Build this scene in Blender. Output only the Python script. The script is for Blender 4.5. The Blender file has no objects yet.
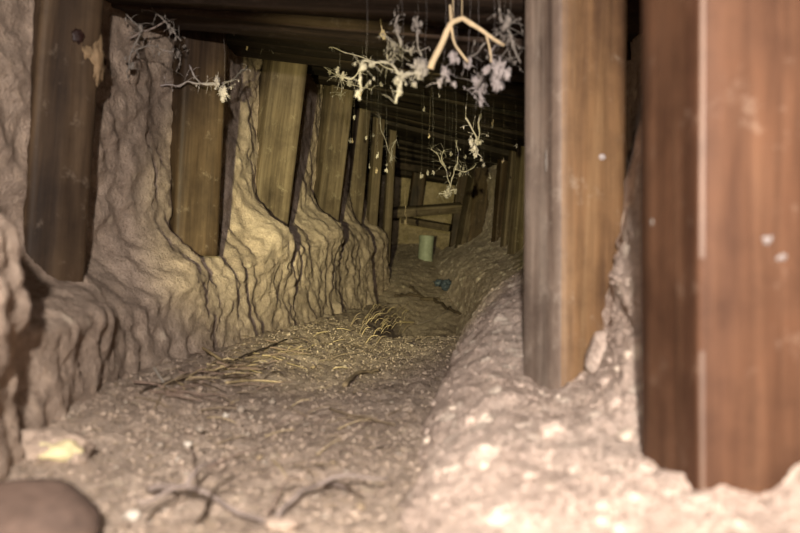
import bpy, math, random
from mathutils import Vector, Matrix, noise
random.seed(7)
S = 1.6                      # builder unit -> metres
F = 900.0                    # focal length in pixels for an 800 px wide frame
scene = bpy.context.scene
COL = scene.collection
R = math.radians
def P(px, py, Y): return Vector(((px-400)/F*Y, Y, (266.5-py)/F*Y))
def sm(a, b, t):
    t = max(0.0, min(1.0, (t-a)/(b-a))); return t*t*(3-2*t)
def lerp_keys(keys, t):
    if t <= keys[0][0]: return keys[0][1]
    for (a, va), (b, vb) in zip(keys, keys[1:]):
        if t <= b:
            u = (t-a)/(b-a)
            return va+(vb-va)*u
    return keys[-1][1]
# ------------------------------------------------------------------ materials
def newmat(name):
    m = bpy.data.materials.new(name); m.use_nodes = True
    nt = m.node_tree; b = nt.nodes['Principled BSDF']
    return m, nt, b
def N(nt, typ, **kw):
    n = nt.nodes.new(typ)
    for k, v in kw.items():
        if k.startswith('i_'): n.inputs[k[2:].replace('_', ' ')].default_value = v
        else: setattr(n, k, v)
    return n
def ramp(nt, src, stops):
    r = nt.nodes.new('ShaderNodeValToRGB'); e = r.color_ramp.elements
    while len(e) < len(stops): e.new(.5)
    for q, (p, c) in zip(e, stops):
        q.position = p; q.color = (*c, 1) if len(c) == 3 else c
    nt.links.new(src, r.inputs[0]); return r
def mix(nt, fac, a, b, mode='MIX'):
    n = nt.nodes.new('ShaderNodeMix'); n.data_type = 'RGBA'; n.blend_type = mode
    if isinstance(fac, (int, float)): n.inputs[0].default_value = fac
    else: nt.links.new(fac, n.inputs[0])
    for i, v in ((6, a), (7, b)):
        if isinstance(v, tuple): n.inputs[i].default_value = (*v, 1)
        else: nt.links.new(v, n.inputs[i])
    return n.outputs[2]
def coords(nt, scale=(1, 1, 1)):
    t = nt.nodes.new('ShaderNodeTexCoord'); m = nt.nodes.new('ShaderNodeMapping')
    m.inputs['Scale'].default_value = scale
    nt.links.new(t.outputs['Object'], m.inputs[0]); return m.outputs[0]
def noi(nt, vec, scale, detail=6, rough=.6, dist=0):
    n = nt.nodes.new('ShaderNodeTexNoise'); nt.links.new(vec, n.inputs['Vector'])
    n.inputs['Scale'].default_value = scale; n.inputs['Detail'].default_value = detail
    n.inputs['Roughness'].default_value = rough; n.inputs['Distortion'].default_value = dist
    return n.outputs[0]
def bump(nt, h, strength, dist, b, prev=None):
    n = nt.nodes.new('ShaderNodeBump'); n.inputs['Strength'].default_value = strength
    n.inputs['Distance'].default_value = dist; nt.links.new(h, n.inputs['Height'])
    if prev: nt.links.new(prev, n.inputs['Normal'])
    nt.links.new(n.outputs[0], b.inputs['Normal']); return n.outputs[0]
def soil(name, c0, c1, c2, clast=0.0, grit=.5, clastcol=(.62, .5, .38), coarse=1.0):
    m, nt, b = newmat(name); v = coords(nt)
    n1 = noi(nt, v, 3.2*coarse, 8, .65); n2 = noi(nt, v, 34, 6, .7); n3 = noi(nt, v, 160, 3, .6)
    base = ramp(nt, n1, [(.3, c0), (.5, c1), (.72, c2)]).outputs[0]
    g = ramp(nt, n2, [(.3, (.66, .63, .6)), (.5, (1, 1, 1)), (.7, (1.18, 1.16, 1.12))]).outputs[0]
    col = mix(nt, 1.0, base, g, 'MULTIPLY')
    g3 = ramp(nt, n3, [(.32, (.6, .56, .52)), (.5, (1, 1, 1)), (.68, (1.22, 1.2, 1.15))]).outputs[0]
    col = mix(nt, grit, col, g3, 'MULTIPLY')
    if clast > 0:
        vo = nt.nodes.new('ShaderNodeTexVoronoi'); nt.links.new(v, vo.inputs['Vector']); vo.inputs['Scale'].default_value = 30
        mk = ramp(nt, vo.outputs['Distance'], [(.2, (1, 1, 1)), (.42, (0, 0, 0))])
        sel = nt.nodes.new('ShaderNodeMath'); sel.operation = 'GREATER_THAN'; sel.inputs[1].default_value = 1-clast
        nt.links.new(vo.outputs['Color'], sel.inputs[0])
        mu = nt.nodes.new('ShaderNodeMath'); mu.operation = 'MULTIPLY'
        nt.links.new(mk.outputs[0], mu.inputs[0]); nt.links.new(sel.outputs[0], mu.inputs[1])
        mu2 = nt.nodes.new('ShaderNodeMath'); mu2.operation = 'MULTIPLY'; mu2.inputs[1].default_value = .6
        nt.links.new(mu.outputs[0], mu2.inputs[0])
        col = mix(nt, mu2.outputs[0], col, clastcol)
    nt.links.new(col, b.inputs['Base Color']); b.inputs['Roughness'].default_value = .95
    b.inputs['Specular IOR Level'].default_value = .15
    p = bump(nt, n2, .35, .008, b); n4 = noi(nt, v, 420, 2, .6); p = bump(nt, n3, .8, .006, b, p); bump(nt, n4, .6, .0025, b, p)
    return m
def wood(name, c0, c1, c2, rough=.6, spec=.3, dust=.0, dustcol=(.34, .27, .2), scale=1.0, grey=None):
    m, nt, b = newmat(name)
    v = coords(nt, (14*scale, 14*scale, .8*scale)); v2 = coords(nt)
    oi = nt.nodes.new('ShaderNodeObjectInfo')
    add = nt.nodes.new('ShaderNodeVectorMath'); add.operation = 'ADD'
    sc = nt.nodes.new('ShaderNodeMath'); sc.operation = 'MULTIPLY'; sc.inputs[1].default_value = 37
    nt.links.new(oi.outputs['Random'], sc.inputs[0]); nt.links.new(v, add.inputs[0]); nt.links.new(sc.outputs[0], add.inputs[1])
    g1 = noi(nt, add.outputs[0], 1.0, 7, .62, 1.0); g2 = noi(nt, add.outputs[0], 5, 4, .6, .3)
    blot = noi(nt, v2, 7, 5, .65)
    col = ramp(nt, g1, [(.32, c0), (.5, c1), (.7, c2)]).outputs[0]
    col = mix(nt, .7, col, ramp(nt, g2, [(.35, (.55, .52, .5)), (.55, (1, 1, 1)), (.75, (1.15, 1.12, 1.1))]).outputs[0], 'MULTIPLY')
    col = mix(nt, .8, col, ramp(nt, blot, [(.33, (.5, .47, .47)), (.52, (1, 1, 1)), (.72, (1.2, 1.15, 1.1))]).outputs[0], 'MULTIPLY')
    if dust > 0:
        dn = noi(nt, v2, 15, 9, .8)
        dm = ramp(nt, dn, [(.58-dust*.3, (0, 0, 0)), (.78-dust*.3, (.75, .75, .75))]).outputs[0]
        col = mix(nt, dm, col, dustcol)
    nt.links.new(col, b.inputs['Base Color']); b.inputs['Roughness'].default_value = rough
    b.inputs['Specular IOR Level'].default_value = spec
    p = bump(nt, g1, .35, .006, b); bump(nt, g2, .3, .003, b, p)
    return m
def plain(name, c, rough=.8, var=.25, scale=60, metallic=0, trans=0):
    m, nt, b = newmat(name); v = coords(nt); n = noi(nt, v, scale, 5, .6)
    lo = tuple(x*(1-var) for x in c); hi = tuple(min(1, x*(1+var)) for x in c)
    nt.links.new(ramp(nt, n, [(.3, lo), (.7, hi)]).outputs[0], b.inputs['Base Color'])
    b.inputs['Roughness'].default_value = rough; b.inputs['Metallic'].default_value = metallic
    b.inputs['Specular IOR Level'].default_value = .25
    bump(nt, n, .3, .003, b); return m
M = dict(
    soil_l=soil('soil_left', (.27, .20, .155), (.36, .272, .21), (.43, .33, .257), .12, .5),
    soil_r=soil('soil_pale', (.35, .262, .212), (.44, .34, .28), (.52, .41, .34), .5, .6, (.80, .68, .55)),
    soil_f=soil('soil_floor', (.27, .203, .155), (.37, .285, .222), (.46, .36, .285), .3, .85, (.55, .44, .32), 1.6),
    soil_b=soil('soil_end', (.16, .12, .07), (.24, .18, .11), (.30, .23, .15), .1, .7),
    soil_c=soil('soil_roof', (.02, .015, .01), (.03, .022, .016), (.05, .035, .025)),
    post_near=wood('wood_red', (.046, .020, .011), (.082, .038, .020), (.120, .060, .033), .65, .12, .03, (.26, .18, .13), .8),
    post_mid=wood('wood_orange', (.09, .046, .022), (.165, .09, .041), (.235, .142, .070), .6, .3, .04, (.34, .27, .20), .9),
    post_grey=wood('wood_grey', (.09, .06, .045), (.17, .12, .09), (.27, .21, .165), .65, .25, .16, (.38, .31, .25), .9),
    post_line=wood('wood_worn', (.10, .058, .038), (.145, .088, .06), (.19, .125, .09), .6, .3),
    post_dark=wood('wood_dark', (.020, .011, .006), (.046, .027, .014), (.082, .052, .029), .65, .2, .02, (.24, .18, .13)),
    post_pale=wood('wood_pale', (.040, .027, .016), (.088, .062, .038), (.15, .11, .07), .75, .15, .06, (.30, .24, .16)),
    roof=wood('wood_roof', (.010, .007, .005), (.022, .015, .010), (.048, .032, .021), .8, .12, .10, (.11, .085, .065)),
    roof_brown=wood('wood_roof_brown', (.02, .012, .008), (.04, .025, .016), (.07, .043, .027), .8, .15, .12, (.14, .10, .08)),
    straw=plain('straw', (.40, .30, .17), .7), straw_dull=plain('straw_dull', (.20, .145, .09), .8),
    twig=plain('twig_bark', (.17, .115, .085), .85), twig_grey=plain('twig_grey', (.20, .155, .13), .85),
    root=plain('dark_root', (.06, .04, .025), .85), bark=plain('bare_stick', (.50, .37, .22), .7, .2, 40),
    web=plain('cobweb', (.32, .27, .25), .95, .2, 90), web_clump=plain('cobweb_clump', (.20, .17, .155), .95, .3, 90), web_dull=plain('cobweb_dusty', (.19, .16, .135), .95, .3, 90),
    stone=plain('brown_stone', (.09, .058, .043), .85, .4, 22), stone_pale=plain('yellow_stone', (.50, .42, .24), .8, .15, 24),
    pebble=plain('pebble', (.25, .20, .155), .85, .3, 40), pebble_w=plain('white_pebble', (.45, .39, .32), .8, .1, 40),
    bank_stone=plain('bank_stone', (.46, .37, .29), .85, .12, 40),
    can=plain('painted_can', (.24, .25, .18), .55, .2, 30), can_dark=plain('can_inside', (.05, .05, .03), .8),
    scrap=plain('blue_scrap', (.05, .06, .075), .45, .4, 60), knot=plain('knot', (.018, .007, .005), .5, .4, 40),
    flake=plain('flaking_wood', (.20, .13, .07), .8, .3, 40),
)
# ------------------------------------------------------------------ mesh helpers
def link(name, verts, faces, mat, parent=None, mw=None, smooth=True):
    me = bpy.data.meshes.new(name)
    me.from_pydata([tuple(Vector(v)*S) for v in verts], [], faces); me.materials.append(mat)
    if smooth: me.polygons.foreach_set('use_smooth', [True]*len(me.polygons))
    me.update()
    o = bpy.data.objects.new(name, me); COL.objects.link(o)
    if parent: o.parent = parent
    if mw is not None:
        mm = mw.copy(); mm.translation = mw.translation*S
        if parent: o.matrix_local = mm
        else: o.matrix_world = mm
    return o
def tag(o, label, cat, group=None, kind=None):
    if label: o['label'] = label
    if cat: o['category'] = cat
    if group: o['group'] = group
    if kind: o['kind'] = kind
    return o
def centred(verts, low=True):
    c = Vector((sum(v[0] for v in verts)/len(verts), sum(v[1] for v in verts)/len(verts), min(v[2] for v in verts)))
    return [Vector(v)-c for v in verts], Matrix.Translation(c)
def cat3(p0, p1, p2, p3, t):
    return .5*((2*p1)+(p2-p0)*t+(2*p0-5*p1+4*p2-p3)*t*t+(3*p1-p0-3*p2+p3)*t**3)
def spline(pts, n):
    pts = [Vector(p) for p in pts]; out = []; k = len(pts)-1
    for i in range(n+1):
        u = i/n*k; j = min(int(u), k-1); t = u-j
        out.append(cat3(pts[max(j-1, 0)], pts[j], pts[j+1], pts[min(j+2, k)], t))
    return out
def tube(V, Fc, pts, rad, sides=6):
    """append a tube along pts; rad a number or list"""
    n = len(pts); base = len(V); up = Vector((.3, .2, 1))
    for i, p in enumerate(pts):
        d = (pts[min(i+1, n-1)]-pts[max(i-1, 0)])
        if d.length < 1e-9: d = Vector((0, 0, 1))
        d.normalize(); a = d.cross(up)
        if a.length < 1e-3: a = d.cross(Vector((1, 0, 0)))
        a.normalize(); b = d.cross(a); r = rad[i] if isinstance(rad, list) else rad
        for k in range(sides):
            th = 2*math.pi*k/sides; V.append(p+a*math.cos(th)*r+b*math.sin(th)*r)
    for i in range(n-1):
        for k in range(sides):
            q = base+i*sides+k; s = base+i*sides+(k+1) % sides
            Fc.append((q, s, s+sides, q+sides))
    Fc.append(tuple(base+k for k in reversed(range(sides)))); Fc.append(tuple(base+(n-1)*sides+k for k in range(sides)))
def blob(V, Fc, c, r, seed=0, rough=.35, freq=2.0, sq=(1, 1, 1), seg=12, rings=8):
    base = len(V); c = Vector(c)
    for i in range(rings+1):
        ph = math.pi*i/rings
        for k in range(seg):
            th = 2*math.pi*k/seg
            d = Vector((math.sin(ph)*math.cos(th), math.sin(ph)*math.sin(th), math.cos(ph)))
            rr = r*(1+rough*noise.fractal(d*freq+Vector((seed*3.7, seed*1.3, 0)), 1, 2, 4))
            V.append(c+Vector((d.x*sq[0], d.y*sq[1], d.z*sq[2]))*rr)
    for i in range(rings):
        for k in range(seg):
            a = base+i*seg+k; b = base+i*seg+(k+1) % seg
            Fc.append((a, a+seg, b+seg, b))
def timber(name, p0, p1, w, d, yaw, mat, rough=.0035, rings=48, sag=0, seed=None, rag=0, arris=.10):
    """sawn timber from p0 to p1 with worn arrises; origin at p0, local Z along its length"""
    p0, p1 = Vector(p0), Vector(p1); L = (p1-p0).length; z = (p1-p0).normalized()
    x = Vector((math.cos(yaw), math.sin(yaw), 0)) if abs(z.z) > .5 else Vector((0, math.sin(yaw), math.cos(yaw)))
    x = (x-z*x.dot(z)).normalized(); y = z.cross(x)
    mw = Matrix((x, y, z)).transposed().to_4x4(); mw.translation = p0
    sd = random.random()*50 if seed is None else seed
    ring = []; r = arris*min(w, d); k = 6
    cx, cy = w/2, d/2
    def side(a, b, n): return [tuple(a[q]+(b[q]-a[q])*i/n for q in (0, 1)) for i in range(n)]
    cs = [(-cx, -cy), (cx, -cy), (cx, cy), (-cx, cy)]
    for i in range(4):
        a = Vector(cs[i]); b = Vector(cs[(i+1) % 4]); u = (b-a).normalized()
        n0 = Vector((u.y, -u.x)); pr = Vector(cs[i-1]); u0 = (a-pr).normalized()
        ring.append(a-u0*r*.4 + u*r*.0 if False else a-u0*r); ring.append(a+(u-u0)*r*.29)
        for q in side(a+u*r, b-u*r, 5): ring.append(Vector(q))
    V = []; n = len(ring)
    for i in range(rings+1):
        t = i/rings*L
        for (a) in ring:
            wv = noise.noise(Vector((a.x*25+sd, a.y*25, t*1.6)))*rough*1.3+noise.noise(Vector((a.x*90, a.y*90+sd, t*4)))*rough*.6
            zz = t + (noise.noise(Vector((a.x*40+sd, a.y*40, i)))*rag if i in (0, rings) else 0)
            V.append(Vector((a.x*(1+wv/cx*.8), a.y*(1+wv/cy*.8), zz)))
    Fc = []
    for i in range(rings):
        for q in range(n):
            a = i*n+q; b = i*n+(q+1) % n; Fc.append((a, b, b+n, a+n))
    Fc.append(tuple(reversed(range(n)))); Fc.append(tuple(rings*n+q for q in range(n)))
    o = link(name, V, Fc, mat, None, mw)
    return o
# ------------------------------------------------------------------ shape of the tunnel
CEIL = [(-.6, .22), (.5, .27), (1.1, .35), (1.56, .41), (2.1, .49), (2.76, .57), (3.35, .60), (3.85, .60), (4.3, .575), (4.95, .45)]
TILT = [(.5, .0), (1.0, .02), (1.4, .11), (2, .15), (3, .20), (3.8, .27), (4.9, .12)]
def xl(Y): return .111*Y-.528
def zceil(x, Y): return lerp_keys(CEIL, Y)-lerp_keys(TILT, Y)*(x-xl(Y))
POST_Y = [.25, 1.1, 1.56, 2.1, 2.76, 3.35, 3.8, 4.2]
POST_Z = [(.25, .02), (.75, .05), (1.1, -.010), (1.56, .035), (2.1, .11), (2.76, .13), (3.35, .15), (3.8, .15), (4.9, .14)]
FLOOR = [(-.6, -.165), (2.1, -.167), (2.18, -.23), (2.45, -.275), (2.95, -.27), (3.45, -.16), (4.0, -.04), (4.5, .03), (4.9, .10)]
def zfloor(x, Y):
    e = 2.12+.05*noise.noise(Vector((x*9, 3, 0)))
    Yd = Y-(e-2.12)
    drop = lerp_keys(FLOOR, Yd)
    flat = -.165
    left = sm(.015*Y+.0, -.03*Y-.02, x)      # left strip stays high
    return drop*(1-left)+max(flat, drop)*left
# --- left wall
def left_x(Y, t):
    """returns (x,z) for t in 0..1 (0 foot, 1 above the roof)"""
    z = -.22+t*(lerp_keys(CEIL, Y)+.10+.22)
    i = 0
    while i < len(POST_Y)-2 and Y > POST_Y[i+1]: i += 1
    u = (Y-POST_Y[i])/(POST_Y[i+1]-POST_Y[i]); u = max(0, min(1, u))
    hs = lerp_keys(POST_Z, Y)
    crest = 0.0
    if Y > 1.1:
        crest = .03*sm(.15, .70, u)*(1-sm(.80, .97, u))
    wob = .02*noise.noise(Vector((Y*7, 0, 5)))
    h = hs+crest+wob
    foot = .078+.010*noise.noise(Vector((Y*3, 2, 0)))
    prot = foot*(1-sm(h-.075, h+.030, z)) + .02*(1-sm(-.19, -.06, z))
    # pockets round the posts: the bank swells towards the next post, then drops back
    saw = 0
    if Y > 1.2:
        lowm = max(sm(2.7, 3.3, Y), sm(h-.16, h-.03, z))
        saw = .026*sm(.1, .75, u)*(1-sm(.80, .93, u))*(1-sm(h-.02, h+.14, z))*(.12+.88*lowm)*(.2 if i == 1 else 1)
        saw -= .014*sm(.86, .93, u)*(1-sm(h-.02, h+.2, z))*lowm*(.2 if i == 1 else 1)
    # near bulge at the left edge of the picture
    if Y < 1.3:
        xb = lerp_keys([(-.22, -.28), (-.17, -.277), (-.096, -.275), (-.017, -.270), (.03, -.28), (.06, -.30), (.12, -.37), (.2, -.46), (.3, -.5)], z)
        bulge = sm(.36, .56, Y)*(1-sm(.66, .71, Y)*.25-.75*sm(.74, 1.3, Y))
        if Y > .66: bulge *= 1-sm(-.06, .0, z)*sm(.66, .74, Y)
    x = xl(Y)-.030+prot+saw
    if Y < 1.3: x += (max(x, xb)-x)*bulge
    x -= .22*sm(3.72, 3.86, Y)
    if Y > 3.86: x = min(x, xl(3.86)-.15)
    return x, z
def wall_grid(fn, nY, nt, y0, y1, name, mat, amp, flip=False, flaky=0, mid=1.0):
    V = []
    for i in range(nY+1):
        s = i/nY; Y = y0+(y1-y0)*(s**1.35)
        for j in range(nt+1):
            x, z = fn(Y, j/nt); V.append(Vector((x, Y, z)))
    idx = lambda i, j: i*(nt+1)+j
    out = []
    for i in range(nY+1):
        for j in range(nt+1):
            p = V[idx(i, j)]
            a = V[idx(min(i+1, nY), j)]-V[idx(max(i-1, 0), j)]; b = V[idx(i, min(j+1, nt))]-V[idx(i, max(j-1, 0))]
            nrm = a.cross(b).normalized()
            if flip: nrm = -nrm
            d = .014*noise.fractal(p*6, 1, 2, 4)+mid*.0050*noise.fractal(p*24, 1, 2, 4)+.0020*noise.fractal(p*85, .9, 2, 3)
            if not flaky:
                d += max(0, noise.noise(p*26)-.12)*.020+max(0, noise.noise(p*58+Vector((3, 3, 3)))-.1)*.018+max(0, noise.noise(p*120)-.1)*.009
            else:
                q = Vector((p.x*6, p.y*(16+3*noise.noise(p*2.5)), p.z*5))
                q += Vector((0, .8*noise.noise(p*11), .3*noise.noise(p*9)))
                r = 1-abs(noise.noise(q*1.35))*2
                r2 = 1-abs(noise.noise(q*3.1+Vector((9, 3, 1))))*2
                hs = lerp_keys(POST_Z, p.y)
                mask = .25+.75*(1-sm(hs-.02, hs+.08, p.z)); mask *= sm(.9, 1.6, p.y)*.8+.2
                d += flaky*mask*(-max(0, r-.74)*3.0*.0055-max(0, r2-.7)*2.2*.004)
            out.append(p+nrm*d*amp)
    Fc = []
    for i in range(nY):
        for j in range(nt):
            f = (idx(i, j), idx(i+1, j), idx(i+1, j+1), idx(i, j+1))
            Fc.append(f[::-1] if flip else f)
    o = link(name, out, Fc, mat); tag(o, None, None, kind='structure'); return o
wall_grid(left_x, 620, 260, -.5, 4.95, 'wall_left', M['soil_l'], 1.0, False, .8)
# --- right wall with the pale bank
RK = [
 (-.5, [(-.03,-.24),(.00,-.165),(.06,-.14),(.14,-.13),(.26,-.10),(.32,.02),(.34,.22),(.35,.48)]),
 (.3,  [(-.03,-.24),(-.005,-.170),(.04,-.136),(.14,-.130),(.24,-.11),(.30,.0),(.31,.2),(.32,.48)]),
 (.55, [(-.02,-.24),(.005,-.168),(.045,-.132),(.12,-.124),(.20,-.118),(.245,-.05),(.27,.15),(.30,.5)]),
 (.72, [(-.01,-.24),(.012,-.168),(.045,-.132),(.10,-.120),(.155,-.116),(.185,-.06),(.20,.07),(.32,.5)]),
 (.88, [(.00,-.24),(.020,-.168),(.043,-.130),(.09,-.112),(.155,-.116),(.198,-.050),(.222,.07),(.33,.5)]),
 (1.2, [(.03,-.24),(.055,-.168),(.083,-.105),(.125,-.066),(.175,-.045),(.24,-.01),(.30,.15),(.35,.55)]),
 (1.6, [(.07,-.24),(.10,-.168),(.128,-.095),(.165,-.046),(.215,-.012),(.29,.03),(.36,.2),(.38,.6)]),
 (2.2, [(.12,-.30),(.185,-.20),(.22,-.12),(.27,-.07),(.32,-.02),(.38,.05),(.42,.2),(.44,.65)]),
 (3.3, [(.17,-.30),(.235,-.16),(.27,-.05),(.32,.0),(.40,.03),(.47,.08),(.50,.25),(.51,.65)]),
 (4.0, [(.11,-.2),(.17,-.05),(.235,.03),(.31,.08),(.385,.12),(.435,.17),(.455,.3),(.47,.65)]),
 (4.95,[(.02,.0),(.08,.03),(.16,.06),(.22,.10),(.27,.14),(.30,.20),(.31,.3),(.32,.6)]),
]
def right_x(Y, t):
    i = 0
    while i < len(RK)-2 and Y > RK[i+1][0]: i += 1
    u = (Y-RK[i][0])/(RK[i+1][0]-RK[i][0]); u = u*u*(3-2*u) if RK[i+1][0]-RK[i][0] < .2 else u
    A, B = RK[i][1], RK[i+1][1]; pts = [Vector(a).lerp(Vector(b), u) for a, b in zip(A, B)]
    k = len(pts)-1; w = t*k; j = min(int(w), k-1)
    p = cat3(pts[max(j-1, 0)], pts[j], pts[j+1], pts[min(j+2, k)], w-j)
    return p.x, p.y
wall_grid(right_x, 560, 240, -.5, 4.95, 'wall_right', M['soil_r'], .5, True, 0, .8)
# --- floor
def floor():
    nx, ny = 260, 520; V = []
    for i in range(ny+1):
        Y = -.5+5.5*(i/ny)**1.3
        for j in range(nx+1):
            x = -.66+1.1*j/nx+.04*Y*0
            if Y > 3.8: pass
            p = Vector((x, Y, 0))
            z = zfloor(x, Y)+.010*noise.fractal(p*5, 1, 2, 4)*.6+.0045*noise.fractal(p*26, .9, 2, 4)+.0028*abs(noise.fractal(p*70, .8, 2, 3))
            # clods
            c = noise.noise(p*38+Vector((4, 4, 4))); z += max(0, c-.22)*.010+max(0, noise.noise(p*95)-.15)*.009
            z += .028*sm(-.27, -.42, x-.111*Y)*1.0
            V.append(Vector((x, Y, z)))
    Fc = [(i*(nx+1)+j, i*(nx+1)+j+1, (i+1)*(nx+1)+j+1, (i+1)*(nx+1)+j) for i in range(ny) for j in range(nx)]
    tag(link('floor', V, Fc, M['soil_f']), None, None, kind='structure')
floor()
def fz(x, Y):
    p = Vector((x, Y, 0))
    c = noise.noise(p*38+Vector((4, 4, 4)))
    return zfloor(x, Y)+.010*noise.fractal(p*5, 1, 2, 4)*.6+.0045*noise.fractal(p*26, .9, 2, 4)+.002+max(0, c-.22)*.010+.028*sm(-.27, -.42, x-.111*Y)
def onfloor(px, py):
    Y = .4
    while Y < 4.9:
        p = P(px, py, Y)
        if p.z < fz(p.x, Y): return Vector((p.x, Y, fz(p.x, Y)))
        Y += .01
    return P(px, py, 4.8)
# --- back wall
V = []; nx = nz = 110
for i in range(nz+1):
    for j in range(nx+1):
        x = -.35+.85*j/nx; z = -.15+.85*i/nz
        p = Vector((x, 4.85, z)); lean = -.0*z
        y = 4.88-.10*(1-sm(.0, .22, z))+.03*noise.fractal(p*6, 1, 2, 4)+.01*noise.fractal(p*26, 1, 2, 3)
        V.append(Vector((x, y, z)))
tag(link('wall_back', V, [(i*(nx+1)+j, i*(nx+1)+j+1, (i+1)*(nx+1)+j+1, (i+1)*(nx+1)+j) for i in range(nz) for j in range(nx)], M['soil_b']), None, None, kind='structure')
# --- earth above the roof timbers
V = []; nx, ny = 60, 160
for i in range(ny+1):
    Y = .2+4.8*i/ny
    for j in range(nx+1):
        x = -.9+1.7*j/nx; V.append(Vector((x, Y, zceil(x, Y)+.062+.008*noise.noise(Vector((x*9, Y*9, 0))))))
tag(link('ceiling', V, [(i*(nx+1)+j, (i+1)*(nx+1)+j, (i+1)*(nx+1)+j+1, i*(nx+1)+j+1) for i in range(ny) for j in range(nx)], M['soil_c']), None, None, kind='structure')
# ------------------------------------------------------------------ posts
def post(label, b, t, Y, s, a, mat, d=None, ext=.12, group=None, up=.16, Yt=None, cat='post', name='timber_post', rag=0, **kw):
    """b, t: where the middle of the visible bottom and top stand in view; Y distance; a: turn of the post"""
    p0 = P(*b, Y); p1 = P(*t, Yt or Y); ax = (p1-p0).normalized()
    az = math.atan2(p0.x, Y)
    o = timber(name, p0-ax*ext, p1+ax*up, s, d or s, -az+R(a), mat, rag=rag, **kw)
    tag(o, label, cat, group); return o
p1o = post('dark brown square post nearest on the left wall, with dark knot and flaking patch',
     (44, 272), (64, 0), 1.11, .076, 20, M['post_dark'], up=.05, ext=.02)
post('dark post with a paler narrow left edge, second along the left wall', (186, 248), (196, 35), 1.57, .082, 27, M['post_dark'], up=.08, ext=.012)
post('dark brown post third along the left wall, leaning right over a dark soil crack', (264, 220), (284, 58), 2.12, .086, 24, M['post_pale'], up=.08, ext=.06)
post('yellowish brown post fourth along the left wall', (324, 222), (339, 82), 2.76, .074, 25, M['post_pale'], up=.08, ext=.06)
post('narrow yellowish post fifth along the left wall', (352, 222), (362, 106), 3.35, .056, 20, M['post_pale'], up=.08, ext=.1)
post('thin shadowed post sixth along the left wall', (371, 235), (379, 122), 3.62, .04, 22, M['post_pale'], up=.10, ext=.1)
post('last thin post before the black gap at the end of the left wall', (386, 240), (392, 140), 3.80, .03, 20, M['post_pale'], up=.10, ext=.1)
q1 = post('big reddish brown post filling the right edge, pale line down its corner',
     (743, 480), (743, 0), .545, .094, -65, M['post_near'], up=.1, ext=.02, arris=.035)
q2 = post('orange brown post with a grey left face, standing in the pale bank',
     (574, 400), (575, 0), 0.90, .079, -58, M['post_mid'], up=.2, ext=.03)
bpy.context.view_layer.update()
def face_mat(o, mat, test):
    o.data.materials.append(mat); m3 = o.matrix_world.to_3x3()
    for p in o.data.polygons:
        if test((m3 @ p.normal).normalized(), p.normal): p.material_index = len(o.data.materials)-1
face_mat(q2, M['post_grey'], lambda n, l: n.x < -.55)
face_mat(q1, M['post_line'], lambda n, l: n.y < -.5 and n.x < -.1 and abs(abs(l.x)-abs(l.y)) < .75)
def local_on(o, w): return o.matrix_world.inverted() @ (Vector(w)*S) / S
bpy.context.view_layer.update()
# right side, far
post('dark leaning board with a bright edge, nearest the far crossbar on the right', (462, 238), (471, 190), 4.35, .030, 20, M['post_pale'], d=.09, up=.1, ext=.1, name='leaning_board', cat='board')
post('dark upright post right behind the far crossbar', (457, 228), (463, 172), 4.6, .06, 10, M['post_dark'], up=.1, ext=.1)
post('wide dark board above the sloping soil on the far right', (484, 226), (489, 178), 4.28, .018, 70, M['post_dark'], d=.14, up=.12, ext=.12, name='lagging_board', cat='board')
post('narrow post with a lit left edge, on the far right bank', (497, 254), (503, 176), 3.85, .045, 25, M['post_dark'], up=.12, ext=.12)
post('slim post beside the lit edged one on the far right bank', (505, 256), (513, 170), 3.62, .040, 25, M['post_pale'], up=.12, ext=.12)
post('greenish board just left of the orange brown post on the far right', (516, 262), (524, 165), 3.35, .05, 30, M['post_pale'], up=.14, ext=.12, name='lagging_board', cat='board')
# hidden side continuing behind the orange post
post('square post of the right wall hidden behind the orange brown post', (560, 280), (560, 90), 2.5, .07, 20, M['post_pale'], up=.08, ext=.1)
# end of the tunnel
o = timber('crossbeam', P(392, 213, 4.5), P(461, 208, 4.55), .045, .055, R(-18), M['post_pale']); tag(o, 'upper grey beam lying across the far end of the tunnel', 'beam')
o = timber('crossbeam', P(403, 220, 4.62), P(450, 228, 4.5), .034, .04, R(-10), M['post_pale']); tag(o, 'lower shorter crossbar just above the pale green can', 'beam')
post('short dark post between the upper far beam and the roof', (411, 232), (418, 180), 4.72, .07, 10, M['post_dark'], up=.1, ext=-.09)
# ------------------------------------------------------------------ roof timbers
def roof():
    Y = .62; k = 0
    while Y < 4.85:
        w = random.uniform(.085, .13); y = Y+w/2
        x0 = xl(y)-.10; x1 = .30+.06*y if y < 3.8 else .55
        if y > 3.8: x0 = -.3
        dz = random.uniform(-.012, .010); yw = random.uniform(-.02, .02)
        th = .052
        a = Vector((x0, y-yw, zceil(x0, y)+th/2+dz)); b = Vector((x1, y+yw, zceil(x1, y)+th/2+dz+random.uniform(-.008, .008)))
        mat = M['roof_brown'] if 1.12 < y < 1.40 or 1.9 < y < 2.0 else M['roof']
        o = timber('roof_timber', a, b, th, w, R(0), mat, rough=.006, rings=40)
        tag(o, 'dark weathered timber in the row laid side by side across the tunnel roof', 'timber', 'roof timbers across the tunnel')
        Y += w+random.uniform(.004, .02); k += 1
roof()
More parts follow.
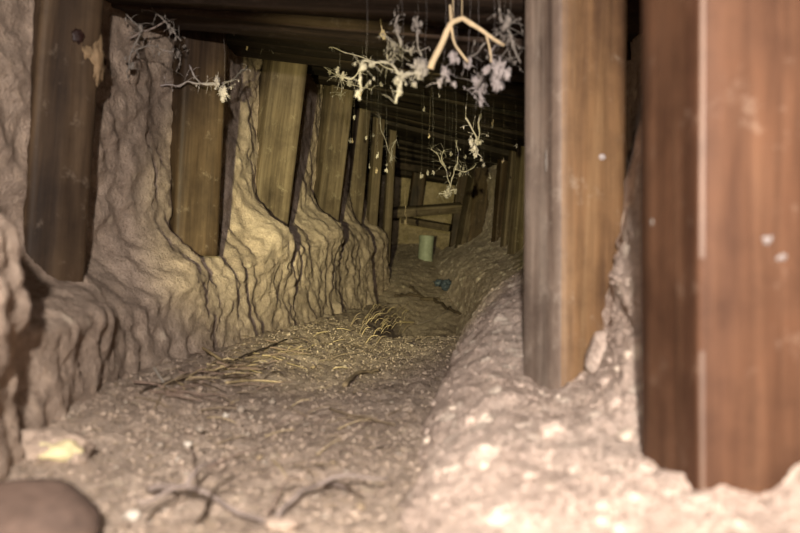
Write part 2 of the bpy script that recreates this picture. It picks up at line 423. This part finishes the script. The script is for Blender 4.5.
# ------------------------------------------------------------------ post details
def on_post(o, name, wpt, mat, build):
    l = local_on(o, wpt); V, Fc = [], []; build(V, Fc); ob = link(name, V, Fc, mat, o)
    ob.location = l*S; return ob
def ray_at(o, px, py):
    """point of the post's surface seen at this pixel"""
    inv = o.matrix_world.inverted(); org = inv @ Vector((0, 0, 0)); d = (inv.to_3x3() @ P(px, py, 1)).normalized()
    ok, loc, nrm, _ = o.ray_cast(org, d)
    return (loc/S, nrm) if ok else (None, None)
def patch(o, name, px, py, mat, r, flat=.25, seed=1, stretch=1.5, label=None, rough=.5):
    loc, nrm = ray_at(o, px, py)
    if loc is None: return
    V, Fc = [], []; blob(V, Fc, (0, 0, 0), r, seed, rough, 2.2, (1, 1, 1), 18, 12)
    z = Vector((0, 0, 1)); y = z.cross(nrm).normalized()
    V2 = [loc+nrm*(v.x*flat)+y*v.y+z*v.z*stretch for v in V]
    c = link(name, V2, Fc, mat, o)
    if label: c['label'] = label
patch(p1o, 'knot', 78, 36, M['knot'], .008, .25, 3, 1.0, 'dark knot')
patch(p1o, 'wood_flake', 99, 64, M['flake'], .013, .2, 5, 1.6, 'pale flaking patch', .8)
patch(p1o, 'wood_flake', 88, 52, M['flake'], .007, .25, 8, 1.2, 'pale flaking patch', .8)
patch(p1o, 'dust_tuft', 101, 125, M['web'], .004, .5, 2, 1.5, 'white dust tuft')
patch(q2, 'dust_spot', 602, 157, M['web'], .0042, .25, 1, .7, 'small white spot', .1)
patch(q2, 'dust_spot', 546, 162, M['web_dull'], .003, .25, 4, 3.5, 'pale streak', .5)
patch(q1, 'dust_spot', 768, 240, M['web_clump'], .0022, .15, 6, .8, 'pale fuzzy fleck', 1.4)
patch(q1, 'dust_spot', 782, 257, M['web_clump'], .0026, .15, 7, .6, 'pale fuzzy fleck', 1.4)
patch(q1, 'dust_spot', 652, 222, M['web_dull'], .002, .3, 9, 1, 'pale fuzzy fleck', .4)
# ------------------------------------------------------------------ litter on the floor
def stem(name, pts, r0, r1, mat, label, cat, group=None, sides=6, n=14, wob=.0, branches=()):
    pl = spline(pts, n); sd = random.random()*40
    pl = [p+Vector((noise.noise(p*60+Vector((sd, 0, 0))), noise.noise(p*60+Vector((0, sd, 0))), noise.noise(p*60+Vector((0, 0, sd)))))*wob for p in pl]
    kids = []; V, Fc = [], []; tube(V, Fc, pl, [r0+(r1-r0)*i/n for i in range(n+1)], sides)
    for (t, dv, br) in branches:
        b0 = pl[int(t*n)]; bp = [b0+Vector(dv)*k/5+Vector((0, 0, .004*math.sin(k))) for k in range(6)]
        kids.append((bp, [br*(1-.12*k) for k in range(6)]))
    V, mw = centred(V); o = link(name, V, Fc, mat, None, mw)
    for bp, rad in kids:
        bv, bf = [], []; tube(bv, bf, bp, rad, sides); link('side_branch', [v-mw.translation for v in bv], bf, mat, o)
    tag(o, label, cat, group); return o
def floor_stem(pixels, r, mat, label, cat='twig', name='twig', lift=.003, group=None, r1=None, **kw):
    pts = [onfloor(*p[:2])+Vector((0, 0, lift+(p[2] if len(p) > 2 else 0))) for p in pixels]
    return stem(name, pts, r, r1 or r*.6, mat, label, cat, group, **kw)
floor_stem([(140, 397), (190, 378), (235, 362), (287, 341)], .0022, M['root'], 'long thin dark root lying along the foot of the left wall', 'root', 'root', wob=.003, n=30)
floor_stem([(197, 349, .004), (212, 358, .002), (228, 368, 0)], .0026, M['straw'], 'pale flat straw leaning at the foot of the left wall', 'straw', 'straw_stem')
floor_stem([(154, 374, .004), (160, 381, .001), (166, 389, 0)], .0018, M['pebble_w'], 'short whitish sliver left of the straw heap', 'straw', 'straw_stem')
floor_stem([(226, 386), (255, 383), (283, 385)], .0018, M['straw'], 'straight tan straw lying crosswise in the middle left litter', 'straw', 'straw_stem')
floor_stem([(172, 385), (195, 379), (222, 368), (236, 366)], .002, M['straw_dull'], 'dull crooked straw in the heap by the left wall', 'straw', 'straw_stem', wob=.003)
floor_stem([(150, 505, .004), (182, 506, .008), (215, 516, .006), (262, 531, .0)], 0.00252, M['twig_grey'], 'thick grey twig crossing the front of the floor', wob=.004, n=24, branches=((.4, (.012, .06, .012), .002), (.5, (-.03, -.035, .004), .002)))
floor_stem([(192, 470, .01), (197, 490, .006), (205, 512, 0)], 0.00096, M['twig'], 'thin brown twig leaning on the grey front twig', wob=.003)
floor_stem([(146, 524, 0), (175, 516, .01), (205, 514, .006)], 0.00120, M['root'], 'dark crooked twig under the thick grey front twig', wob=.004)
floor_stem([(200, 531, 0), (214, 518, .01), (232, 500, .008)], 0.00144, M['root'], 'black forked twig sticking up beside the grey front twig', wob=.003)
floor_stem([(270, 528, .0), (300, 510, .008), (330, 498, .006), (352, 492, 0)], 0.00204, M['twig_grey'], 'pale grey branch at the front centre of the floor', wob=.004, n=22, branches=((.5, (.05, .012, .006), .0018),))
floor_stem([(268, 520, 0), (285, 504, .012), (300, 492, .006)], 0.00108, M['twig'], 'thin brown twig crossing the pale grey branch', wob=.003)
floor_stem([(318, 497, .006), (340, 499, .01), (366, 504, 0)], 0.00096, M['root'], 'thin dark twig right of the pale grey branch', wob=.003)
floor_stem([(345, 388), (358, 378, .003), (378, 372)], .0035, M['straw_dull'], 'soil coated stick in the middle of the floor', 'stick', 'stick', wob=.004)
floor_stem([(330, 412), (352, 418), (395, 430)], .0016, M['straw_dull'], 'long dull straw in the centre of the floor', 'straw', 'straw_stem')
floor_stem([(396, 297), (415, 297), (437, 303), (452, 311), (468, 320)], .008, M['root'], 'dark bent root across the sunken floor at the far end', 'root', 'root', wob=.012, n=30, r1=.005)
floor_stem([(410, 290, .01), (420, 296, .0)], .006, M['root'], 'short root stub rising from the dark bent root', 'root', 'root', wob=.006)
floor_stem([(418, 325), (438, 318), (450, 311)], .003, M['twig_grey'], 'thin pale stick below the dark bent root', 'stick', 'stick', wob=.004)
floor_stem([(400, 324, .002), (414, 324, .002)], .005, M['straw'], 'yellow straw lying at the sunken floor edge', 'straw', 'straw_stem')
floor_stem([(420, 300), (440, 300)], .01, M['post_pale'], 'short split stick behind the dark bent root', 'stick', 'stick')
# tuft of hay at the end of the left wall
for i in range(75):
    px = random.gauss(382, 13); py = random.gauss(320, 9)
    if py < 306: py = 310
    p = onfloor(px, py); a = random.uniform(-.5, 1.2); L = random.uniform(.015, .045)
    e = random.uniform(.1, .9)
    q = p+Vector((math.cos(a)*L*.8, random.uniform(-.5, .5)*L, math.sin(e)*L*.8))
    m_ = p.lerp(q, .5)+Vector((0, 0, .006))
    stem('straw_stem', [p-Vector((0, 0, .004)), m_, q], .0012, .0006, M['straw'] if i % 3 == 0 else M['straw_dull'],
         'thin straw in the tangled tuft at the far foot of the left wall', 'straw', 'straws of the far tuft', 5, 8)
# loose straws over the floor
for i in range(120):
    if i < 60: px = random.uniform(150, 345); py = 392-(px-150)*.30+random.gauss(6, 12)
    else: px = random.uniform(200, 450); py = random.uniform(335, 480)
    if py < 330 or (px > 395+ (450-py)*.35 ): continue
    p = onfloor(px, py); a = random.gauss(.2, .9); L = random.uniform(.012, .05)
    d = Vector((math.cos(a), math.sin(a)*1.2, 0))*L/2
    A = p-d; B = p+d; A.z = fz(A.x, A.y)+.002; B.z = fz(B.x, B.y)+.003+random.random()*.008
    Mi = (A+B)/2; Mi.z = max(Mi.z, fz(p.x, p.y)+.002)+random.random()*.003
    stem('straw_stem', [A, Mi, B], random.uniform(.0005, .0011), .0004, random.choice([M['straw'], M['straw_dull'], M['straw_dull'], M['twig'], M['root']]),
         'short thin straw or stem scattered loose over the tunnel floor', 'straw', 'loose straws on the tunnel floor', 5, 6)
# larger bent straws heaped along the foot of the left wall
for i in range(34):
    px = random.uniform(160, 300); py = 398-(px-150)*.33+random.gauss(2, 5)
    p = onfloor(px, py); a = random.gauss(.5, .7); L = random.uniform(.03, .08)
    d = Vector((math.cos(a), math.sin(a), 0))*L/2; A = p-d; B = p+d
    A.z = fz(A.x, A.y)+.003; B.z = fz(B.x, B.y)+.004+random.random()*.014; Mi = (A+B)/2; Mi.z = max(Mi.z, fz(p.x, p.y)+.004)
    stem('straw_stem', [A, Mi, B], random.uniform(.0009, .0018), .0006, random.choice([M['straw'], M['straw_dull'], M['twig'], M['root']]),
         'longer straw or stem in the loose heap along the foot of the left wall', 'straw', 'straw heap at the foot of the left wall', 5, 8, wob=.003)
# stones
def stone(p, r, seed, mat, label, sq=(1, 1, .7), group=None, name='pebble', rough=.3, freq=1.2, seg=16, rings=11, cat='stone'):
    V, Fc = [], []; blob(V, Fc, (0, 0, 0), r, seed, rough, freq, sq, seg, rings)
    zmin = min(v.z for v in V); V = [v-Vector((0, 0, zmin)) for v in V]
    o = link(name, V, Fc, mat, None, Matrix.Translation(Vector(p)-Vector((0, 0, r*.22))))
    tag(o, label, cat, group); return o
stone(Vector((-.222, .54, -.178)), .036, 3, M['stone'], 'large rounded reddish brown stone at the bottom left corner', (1.15, 1.0, .80), None, 'stone', .16, 1.0, 48, 30)
st = stone(Vector((-.275, .70, -.166)), .026, 8, M['soil_l'], 'soil covered stone with a pale yellow broken face, behind the brown corner stone', (1.25, 1.0, .85), None, 'stone', .28, 1.6, 48, 30)
V, Fc = [], []; blob(V, Fc, (0, 0, 0), .019, 4, .25, 1.5, (1.0, .8, .5), 30, 18)
yf = link('broken_face', V, Fc, M['stone_pale'], st, Matrix.Translation((.012, -.010, .030)))
yf['label'] = 'pale yellow broken face'
stone(onfloor(133, 524), .0052, 4, M['pebble_w'], 'small white pebble on the front floor right of the brown stone')
stone(onfloor(188, 447), .0042, 5, M['pebble_w'], 'small cream pebble on the left middle of the floor')
stone(onfloor(180, 462), .0035, 6, M['pebble_w'], 'tiny white pebble in front of the cream pebble')
stone(onfloor(226, 419)+Vector((0, 0, 0)), .004, 7, M['pebble_w'], 'pale pebble on the floor below the straw heap')
stone(onfloor(282, 531), .008, 12, M['soil_l'], 'small pinkish stone at the front edge under the grey branch', (1.4, 1, .6))
for i in range(230):
    py = random.uniform(338, 525); px = random.uniform(20, 460)
    lim = 455-(py-340)*.42 if py < 440 else 408
    lo = 330-(py-325)*3.0
    if px > lim or px < lo: continue
    p = onfloor(px, py)
    r = random.choice([.0014, .0016, .002, .0026, .004])*random.uniform(.7, 1.2)
    stone(p, r, i, random.choice([M['pebble']]*5+[M['soil_f'], M['straw_dull'], M['soil_l']]), 'small pebble or crumb of earth strewn over the tunnel floor',
          (1, random.uniform(.7, 1.2), random.uniform(.5, .8)), 'pebbles strewn on the floor', rough=.5, freq=1.6, seg=8, rings=6)
# stones embedded in the pale bank
bpy.context.view_layer.update()
WR = bpy.data.objects['wall_right']
def hit(o, px, py):
    d = P(px, py, 1).normalized(); ok, loc, nrm, _ = o.ray_cast(Vector((0, 0, 0)), d)
    return (loc/S, nrm) if ok else (None, None)
bank = [(548, 432, .011, 'pale rounded stone in the bank below the orange brown post', M['soil_r']), (612, 405, .008, 'small stone in the bank between the two right posts', M['soil_r']),
        (600, 352, .020, 'cream stone resting against the foot of the orange brown post', M['pebble_w']), (520, 385, .006, 'little stone on the bank left of the orange brown post', M['soil_r']),
        (470, 420, .006, 'small stone on the left shoulder of the pale bank', M['soil_r']), (640, 470, .008, 'stone in the bank left of the big reddish post foot', M['soil_r']),
        (575, 470, .007, 'stone in the front of the pale bank', M['soil_r'])]
for i, (px, py, r, lab, mt) in enumerate(bank):
    loc, nrm = hit(WR, px, py)
    if loc is None: continue
    V, Fc = [], []; blob(V, Fc, (0, 0, 0), r, i+20, .3, 1.2, (1, 1, 1.1), 24, 16)
    tag(link('stone', V, Fc, M['soil_r'], None, Matrix.Translation(loc-nrm*r*.45)), lab, 'stone')
for i in range(90):
    px = random.uniform(420, 700); py = random.uniform(330, 530)
    if py < 345+(545-px)*.35: continue
    loc, nrm = hit(WR, px, py)
    if loc is None or loc.y > 1.3: continue
    r = random.choice([.002, .003, .004, .0055])*random.uniform(.8, 1.2)
    V, Fc = [], []; blob(V, Fc, (0, 0, 0), r, i+60, .5, 1.4, (1, 1, .8), 12, 8)
    tag(link('pebble', V, Fc, random.choice([M['soil_r']]*6+[M['bank_stone']]), None, Matrix.Translation(loc-nrm*r*.35)), 'small stone embedded in the pale bank on the right', 'stone', 'small stones embedded in the pale bank')
# fine gravel, chaff and grit nobody could count
def crumbs(name, mat, label, cat, n, pick, r0, r1, chaff=False, seed=1):
    rnd = random.Random(seed); V, Fc = [], []
    for i in range(n):
        q = pick(rnd)
        if q is None: continue
        p, nr = q; r = r0*(r1/r0)**(rnd.random()**2.2)
        if chaff:
            a = rnd.uniform(0, math.pi); d = Vector((math.cos(a), math.sin(a), rnd.uniform(-.1, .25)))*r*rnd.uniform(3, 9)
            w_ = r*.35; b = len(V); sdv = Vector((-math.sin(a), math.cos(a), 0))*w_
            for e in (p-d, p+d):
                V += [e-sdv, e+sdv, e+Vector((0, 0, w_*1.5))]
            Fc += [(b, b+1, b+4, b+3), (b+1, b+2, b+5, b+4), (b+2, b, b+3, b+5), (b, b+2, b+1), (b+3, b+4, b+5)]
        else:
            b = len(V); rot = Matrix.Rotation(rnd.uniform(0, 6.28), 3, Vector((rnd.gauss(0, 1), rnd.gauss(0, 1), rnd.gauss(0, 1))).normalized())
            for vv in ((1, 0, 0), (-1, 0, 0), (0, 1, 0), (0, -1, 0), (0, 0, 1), (0, 0, -1)):
                V.append(p+(rot @ Vector(vv))*r*rnd.uniform(.6, 1.2))
            for f in ((0, 2, 4), (2, 1, 4), (1, 3, 4), (3, 0, 4), (2, 0, 5), (1, 2, 5), (3, 1, 5), (0, 3, 5)): Fc.append(tuple(b+k for k in f))
    tag(link(name, V, Fc, mat, smooth=False), label, cat, kind='stuff')
def pick_floor(rnd):
    Y = .5+1.8*rnd.random()**1.0; 
    if rnd.random() < .25: Y = .5+.5*rnd.random()
    x = rnd.uniform(.111*Y-.46, .09*Y+.0)
    return Vector((x, Y, fz(x, Y)-.0008)), None
def pick_bank(rnd):
    px = rnd.uniform(408, 800); py = rnd.uniform(275, 533)
    loc, nrm = hit(WR, px, py)
    return (loc, nrm) if loc is not None and loc.y < 1.9 else None
crumbs('gravel', M['soil_f'], 'fine gravel and crumbs of earth covering the tunnel floor', 'gravel', 15000, pick_floor, .0007, .0032, seed=3)
crumbs('gravel', M['bank_stone'], 'sparse pale grit mixed into the tunnel floor', 'gravel', 500, pick_floor, .0006, .0014, seed=4)
crumbs('gravel', M['root'], 'dark specks of rotten wood mixed into the tunnel floor', 'gravel', 1500, pick_floor, .0006, .0020, seed=9)
crumbs('chaff', M['straw_dull'], 'fine straw chaff strewn over the tunnel floor', 'chaff', 3200, pick_floor, .0005, .0013, True, 5)
crumbs('grit', M['soil_r'], 'crumbly grit on the surface of the pale bank', 'grit', 9000, pick_bank, .0006, .0022, seed=6)
# ------------------------------------------------------------------ can, scrap
c0 = onfloor(425, 259)
cY = c0.y
V, Fc = [], []; rr = .0375*cY/4.5; hh = .128*cY/4.5; prof = [(0, 0), (rr*.96, 0), (rr, .004), (rr, .01), (rr*.97, .013), (rr*.97, hh-.02), (rr, hh-.016), (rr, hh-.003), (rr*1.04, hh), (rr*.96, hh+.001), (rr*.92, hh-.004), (rr*.91, hh-.03), (0, hh-.03)]
seg = 32
for (r, z) in prof:
    for k in range(seg): V.append(Vector((r*math.cos(2*math.pi*k/seg), r*math.sin(2*math.pi*k/seg), z)))
for i in range(len(prof)-1):
    for k in range(seg):
        a = i*seg+k; b = i*seg+(k+1) % seg; Fc.append((a, b, b+seg, a+seg))
mw = Matrix.Translation(c0-Vector((0, 0, .012))) @ Matrix.Rotation(R(4), 4, 'Y')
tag(link('can', V, Fc, M['can'], None, mw), 'pale green cylindrical can standing upright on the earth at the far end', 'can')
s0 = onfloor(443, 292)
V, Fc = [], []
for i in range(5): blob(V, Fc, Vector((random.uniform(-.02, .02), random.uniform(-.01, .01), .02+random.uniform(-.004, .028))), .016, i+40, .9, 3, (1, .7, .8), 16, 10)
tag(link('plastic_scrap', V, Fc, M['scrap'], None, Matrix.Translation(s0-Vector((0, 0, .004)))), 'small crumpled bluish scrap on the slope below the far can', 'scrap')
# ------------------------------------------------------------------ cobwebs and hanging debris
def roof_hit(px, py, Y):
    p = P(px, py, Y); return Vector((p.x, Y, zceil(p.x, Y)+.01))
def cobweb(label, strands, lumps, mat, Y, hang=None, hairs=0, seed=0, group=None, thick=.0004):
    rnd = random.Random(seed); V, Fc = [], []
    for st in strands:
        r = st[0]; pts = [P(p[0], p[1], p[2] if len(p) > 2 else Y) for p in st[1:]]
        pl = spline(pts, 18)
        pl = [p+Vector((noise.noise(p*50+Vector((seed, 0, 0))), noise.noise(p*50+Vector((0, seed, 3))), noise.noise(p*50+Vector((0, 7, seed)))))*.005 for p in pl]
        rad = [r*(1+.9*max(0, noise.noise(p*110+Vector((seed, 1, 1))))*2) for p in pl]
        tube(V, Fc, pl, rad, 6)
        for k in range(hairs):
            b = rnd.choice(pl); d = Vector((rnd.gauss(0, 1), rnd.gauss(0, 1), rnd.gauss(-.2, 1))).normalized()*rnd.uniform(.008, .028)
            tube(V, Fc, [b, b+d*.5+Vector((0, 0, .002)), b+d], [thick, thick*.8, thick*.5], 4)
            if rnd.random() < .5: blob(V, Fc, b+d*rnd.uniform(.4, 1), rnd.uniform(.0007, .0018), k, 1.1, 2.6, (.7, .8, 1.5), 8, 6)
    for h in (hang or []):
        a = P(h[0], h[1], Y); b = roof_hit(h[0]+rnd.uniform(-3, 3), h[1], Y)
        tube(V, Fc, [b, (a+b)/2+Vector((.002, 0, 0)), a], min(thick, .00010), 4)
    for i, l in enumerate(lumps):
        c = P(l[0], l[1], Y); r = l[2]/F*Y
        for k in range(5):
            blob(V, Fc, c+Vector((rnd.gauss(0, .35), rnd.gauss(0, .35), rnd.gauss(0, .5)))*r, r*rnd.uniform(.35, .7), rnd.random()*30, 1.3, 3.2, (.8, .8, 1.25), 16, 12)
        if r > .0025:
            for k in range(9):
                d = Vector((rnd.gauss(0, 1), rnd.gauss(0, 1), rnd.gauss(-.2, 1))).normalized()*r*rnd.uniform(.8, 1.9)
                tube(V, Fc, [c, c+d*.6+Vector((0, 0, r*.1)), c+d], [r*.16, r*.09, r*.03], 5)
    c = P(*strands[0][1][:2], Y); V = [v-c for v in V]
    tag(link('cobweb', V, Fc, mat, None, Matrix.Translation(c)), label, 'cobweb', group)
# the forked pale stick caught in the webs
def stick_px(name, pts, Y, r, mat, label, cat='stick', wob=.0015, hangat=None, branches=()):
    pp = [P(p[0], p[1], Y) for p in pts]
    pl = [pp[0].lerp(pp[0], 0)]*0+[pp[min(int(i/22*(len(pp)-1)), len(pp)-2)].lerp(pp[min(int(i/22*(len(pp)-1)), len(pp)-2)+1], i/22*(len(pp)-1)-min(int(i/22*(len(pp)-1)), len(pp)-2)) for i in range(23)]; V, Fc = [], []
    pl = [p+Vector((noise.noise(p*40), noise.noise(p*40+Vector((5, 5, 5))), noise.noise(p*40+Vector((9, 1, 2)))))*wob for p in pl]
    tube(V, Fc, pl, [r[0]+(r[1]-r[0])*i/22+max(0, noise.noise(p*60))*.0012 for i, p in enumerate(pl)], 8)
    if hangat:
        for h in hangat:
            a = P(h[0], h[1], Y); tube(V, Fc, [roof_hit(h[0], h[1], Y), a], .0006, 4)
    c = P(*pts[0], Y); V = [v-c for v in V]
    o = tag(link(name, V, Fc, mat, None, Matrix.Translation(c)), label, cat)
    for b in branches:
        bv, bf = [], []; tube(bv, bf, spline([P(q[0], q[1], Y) for q in b[1:]], 10), b[0], 6); link('side_branch', [v-c for v in bv], bf, mat, o)
stick_px('stick', [(431, 69), (441, 45), (451, 22), (462, 18), (478, 28), (492, 38), (504, 45)], .98, (.0040, .0016), M['bark'],
         'forked pale yellow bare stick hanging in webs under the roof', wob=.002, hangat=[(453, 20), (462, 19)],
         branches=[(.0012, (451, 22), (450, 5)), (.0014, (451, 22), (454, 42), (461, 53), (468, 62)), (.0012, (486, 34), (490, 50), (491, 62))])
stick_px('twig', [(321, -5), (323, 8), (325, 21)], 1.35, (.0016, .0012), M['bark'], 'short straight tan twig hanging at the top centre left', 'twig', hangat=[(321, -2)])
stick_px('twig', [(246, 28), (248, 40), (247, 50)], 1.7, (.0018, .0014), M['bark'], 'short tan twig hanging above the second post', 'twig', hangat=[(246, 28)])
stick_px('twig', [(130, 38), (165, 22), (190, 15), (213, 11)], 1.35, (.0016, .001), M['twig_grey'], 'thin pale twig slanting under the roof edge at upper left', 'twig', hangat=[(212, 12)])
cobweb('thick white cobweb clump left of the forked stick, hanging in a bent rope', [(.0009, (362, 92), (360, 75), (366, 62), (378, 64)), (.0015, (398, 102), (402, 82), (413, 74), (430, 68)), (.0009, (378, 64), (392, 66), (402, 76))],
       [(420, 70, 9), (362, 66, 4), (399, 92, 4), (398, 82, 4), (403, 76, 3.5), (358, 94, 3), (360, 80, 2.5), (414, 84, 3), (372, 63, 2.5)], M['web_clump'], 1.05, [(366, 62), (402, 70), (424, 62)], 10, 1)
cobweb('fluffy white cobweb ball below the right fork of the stick', [(.0014, (491, 50), (493, 60), (500, 72))], [(498, 72, 9), (507, 76, 6), (488, 70, 4)], M['web'], .98, [(494, 60)], 10, 2)
cobweb('small white cobweb tuft hanging below the fluffy ball', [(.0018, (476, 84), (480, 92), (482, 106))], [(479, 88, 7), (482, 100, 3)], M['web'], 1.05, [(476, 84)], 8, 3)
cobweb('two fluffy cobweb knots just right of the stick end', [(.001, (441, 66), (444, 74), (438, 84))], [(444, 72, 5), (440, 82, 3), (468, 64, 5), (454, 84, 3), (455, 56, 5)], M['web'], 1.0, [(444, 62), (468, 55), (454, 76), (456, 46)], 8, 4)
cobweb('thin upright cobweb wisps at the top centre', [(.001, (398, 14), (397, 30), (400, 48)), (.001, (418, 16), (417, 40), (421, 58))], [(397, 30, 4), (417, 24, 5), (418, 32, 3)], M['web_dull'], 1.08, [(398, 14), (418, 16)], 6, 5)
cobweb('pink white cobweb dangling in the dark above the branching web', [(.0014, (466, 118), (472, 130), (477, 140)), (.0012, (481, 118), (479, 132), (477, 146))], [(475, 152, 5), (472, 142, 3), (478, 142, 3)], M['web'], 1.55, [(466, 118), (481, 118)], 5, 6)
cobweb('branching pale cobweb hanging low over the far beams', [(.0014, (450, 188), (447, 172), (441, 156), (444, 150)), (.0013, (449, 192), (454, 172), (458, 160), (456, 140)), (.001, (446, 170), (438, 156), (432, 150)),
        (.001, (456, 170), (466, 172), (476, 164)), (.0016, (440, 194), (448, 191), (456, 190))], [(448, 193, 4), (455, 192, 2), (465, 157, 1.5), (460, 174, 1.5)], M['web_dull'], 2.25, [(444, 150), (456, 140), (432, 150), (474, 164)], 14, 7)
cobweb('straggly web with bright specks beside the last left posts', [(.0012, (390, 162), (392, 150), (396, 138)), (.0009, (392, 160), (388, 148), (382, 132), (380, 118))], [(391, 158, 2.2), (387, 165, 1.2)], M['web_dull'], 2.5, [(396, 138), (381, 120)], 16, 8)
cobweb('long thin webs dangling in front of the far crossbeam', [(.001, (405, 186), (405, 205), (406, 220))], [(406, 222, 2)], M['straw_dull'], 3.2, [(405, 186)], 8, 9)
cobweb('dusty web strand stretched across the top of the second post', [(.0012, (190, 65, 1.5), (198, 80, 1.48), (208, 84, 1.47), (226, 88, 1.5)), (.0012, (160, 86, 1.5), (190, 83, 1.48), (215, 84, 1.48)), (.0012, (214, 90, 1.48), (232, 80, 1.55), (248, 66, 1.7))],
       [(224, 93, 5), (218, 82, 4)], M['web'], 1.48, [(224, 93)], 8, 10)
cobweb('tangle of grey cobweb and dust where the roof meets the left wall', [(.0012, (205, 12), (222, 16), (245, 12), (262, 14)), (.0008, (218, 20), (250, 26), (285, 34))], [(216, 18, 6), (247, 14, 5), (224, 25, 3)], M['web_dull'], 1.42, [(216, 12), (247, 8), (280, 30)], 14, 11)
cobweb('grey web loops with a white fleck above the third post', [(.001, (262, 46), (276, 36), (292, 28), (310, 34)), (.0008, (296, 40), (318, 38), (345, 48))], [(285, 46, 2.6), (272, 44, 3.5), (318, 36, 2.5)], M['web_dull'], 1.75, [(276, 36), (310, 34), (340, 46)], 12, 12)
cobweb('pale web strands looping between the third post and the hanging clump', [(.001, (336, 72), (345, 78), (356, 76), (362, 66)), (.0007, (330, 48), (360, 56), (400, 72))], [(344, 75, 3), (337, 70, 2)], M['web_dull'], 1.5, [(340, 70), (362, 60)], 8, 13)
cobweb('faint grey web wisps in the upper right corner beside the orange post', [(.0008, (500, 8), (506, 22), (512, 40)), (.0008, (520, 62), (514, 50), (506, 24))], [(506, 24, 5)], M['web_dull'], .95, [(500, 8), (510, 30)], 10, 14)
cobweb('yellowish leaf crumb in a web under the brown roof timber', [(.0006, (381, 20), (382, 33))], [(382, 34, 3)], M['straw'], 1.25, [(381, 22)], 0, 15)
cobweb('ragged grey web patch high on the earth between the first and second posts', [(.0009, (128, 14), (140, 30), (132, 52), (126, 74)), (.0008, (150, 8), (170, 26), (180, 40)), (.0006, (132, 52), (150, 48), (172, 52))], [(141, 28, 3), (172, 30, 3), (131, 66, 2.5)], M['web_dull'], 1.28, [(150, 8)], 16, 21)
cobweb('small dirty web tuft on the left edge of the second post near its top', [(.0009, (176, 48), (180, 60), (176, 72))], [(178, 52, 3), (184, 46, 2)], M['web_dull'], 1.48, [(176, 48)], 10, 22)
cobweb('dusty web fringe along the roof edge over the fourth post', [(.0008, (318, 62), (334, 74), (352, 84), (372, 90)), (.0006, (340, 76), (342, 88), (340, 96))], [(330, 72, 2), (350, 84, 2.5)], M['web_dull'], 2.0, [(334, 72), (362, 86)], 18, 23)
cobweb('torn grey web below the roof left of the forked stick', [(.0007, (380, 34), (394, 44), (410, 50), (428, 46)), (.0006, (396, 44), (392, 58), (384, 66))], [(394, 46, 3), (412, 50, 3)], M['web_dull'], 1.15, [(394, 42), (412, 48)], 18, 24)
cobweb('fine web fan between the forked stick and the orange post', [(.0006, (470, 60), (486, 44), (504, 30), (518, 18)), (.0006, (476, 84), (496, 62), (515, 40)), (.0005, (500, 30), (510, 48), (516, 66))], [(504, 32, 3), (512, 46, 2.5)], M['web_dull'], 1.02, [(504, 28)], 18, 25)
# sparse specks caught in threads below the roof
for i in range(44):
    px = random.uniform(345, 518); py = random.uniform(60, 175); Y = random.uniform(1.3, 2.6)
    if P(px, py, Y).z > zceil(P(px, py, Y).x, Y)-.004: continue
    cobweb('tiny pale speck of debris hanging on a thread under the dark roof', [(.0005, (px, py), (px+.5, py+3))], [(px, py+3, random.uniform(.8, 1.8))], random.choice([M['web_dull'], M['straw_dull'], M['web_dull']]), Y, [(px, py)], 0, 50+i, 'specks hanging under the roof', .00006)
# ------------------------------------------------------------------ light
w = bpy.data.worlds.new('World'); scene.world = w; w.use_nodes = True
w.node_tree.nodes['Background'].inputs[0].default_value = (1.0, .95, .91, 1); w.node_tree.nodes['Background'].inputs[1].default_value = 3.0
def light(name, typ, loc, energy, col, **kw):
    l = bpy.data.lights.new(name, typ); l.energy = energy; l.color = col
    for k, v in kw.items(): setattr(l, k, v)
    o = bpy.data.objects.new(name, l); o.location = Vector(loc)*S; COL.objects.link(o); return o
fl = light('flash', 'SPOT', (-.01, -.20, .15), 260, (1.0, .935, .88), shadow_soft_size=.02, spot_size=R(80), spot_blend=1.0)
fl.rotation_euler = (P(400, 262, 1.6)-Vector((-.01, -.2, .15))).to_track_quat('-Z', 'Y').to_euler()
tc = light('torch', 'SPOT', (-.14, .0, .0), 1100, (1.0, .96, .50), shadow_soft_size=.012, spot_size=R(25.5), spot_blend=1.0)
tc.rotation_euler = (P(375, 205, 2.8)-Vector((-.14, .0, .0))).to_track_quat('-Z', 'Y').to_euler()
# ------------------------------------------------------------------ camera
cam = bpy.data.cameras.new('camera'); co = bpy.data.objects.new('camera', cam); COL.objects.link(co)
co.location = (0, 0, 0); co.rotation_euler = (R(90), 0, 0)
cam.sensor_width = 36; cam.lens = 36*F/800; cam.clip_start = .01
cam.dof.use_dof = True; cam.dof.focus_distance = 2.1*S; cam.dof.aperture_fstop = 4.2
scene.camera = co
scene.view_settings.view_transform = 'Standard'; scene.view_settings.look = 'None'
scene.view_settings.exposure = 0; scene.view_settings.gamma = 1; scene.view_settings.use_curve_mapping = False
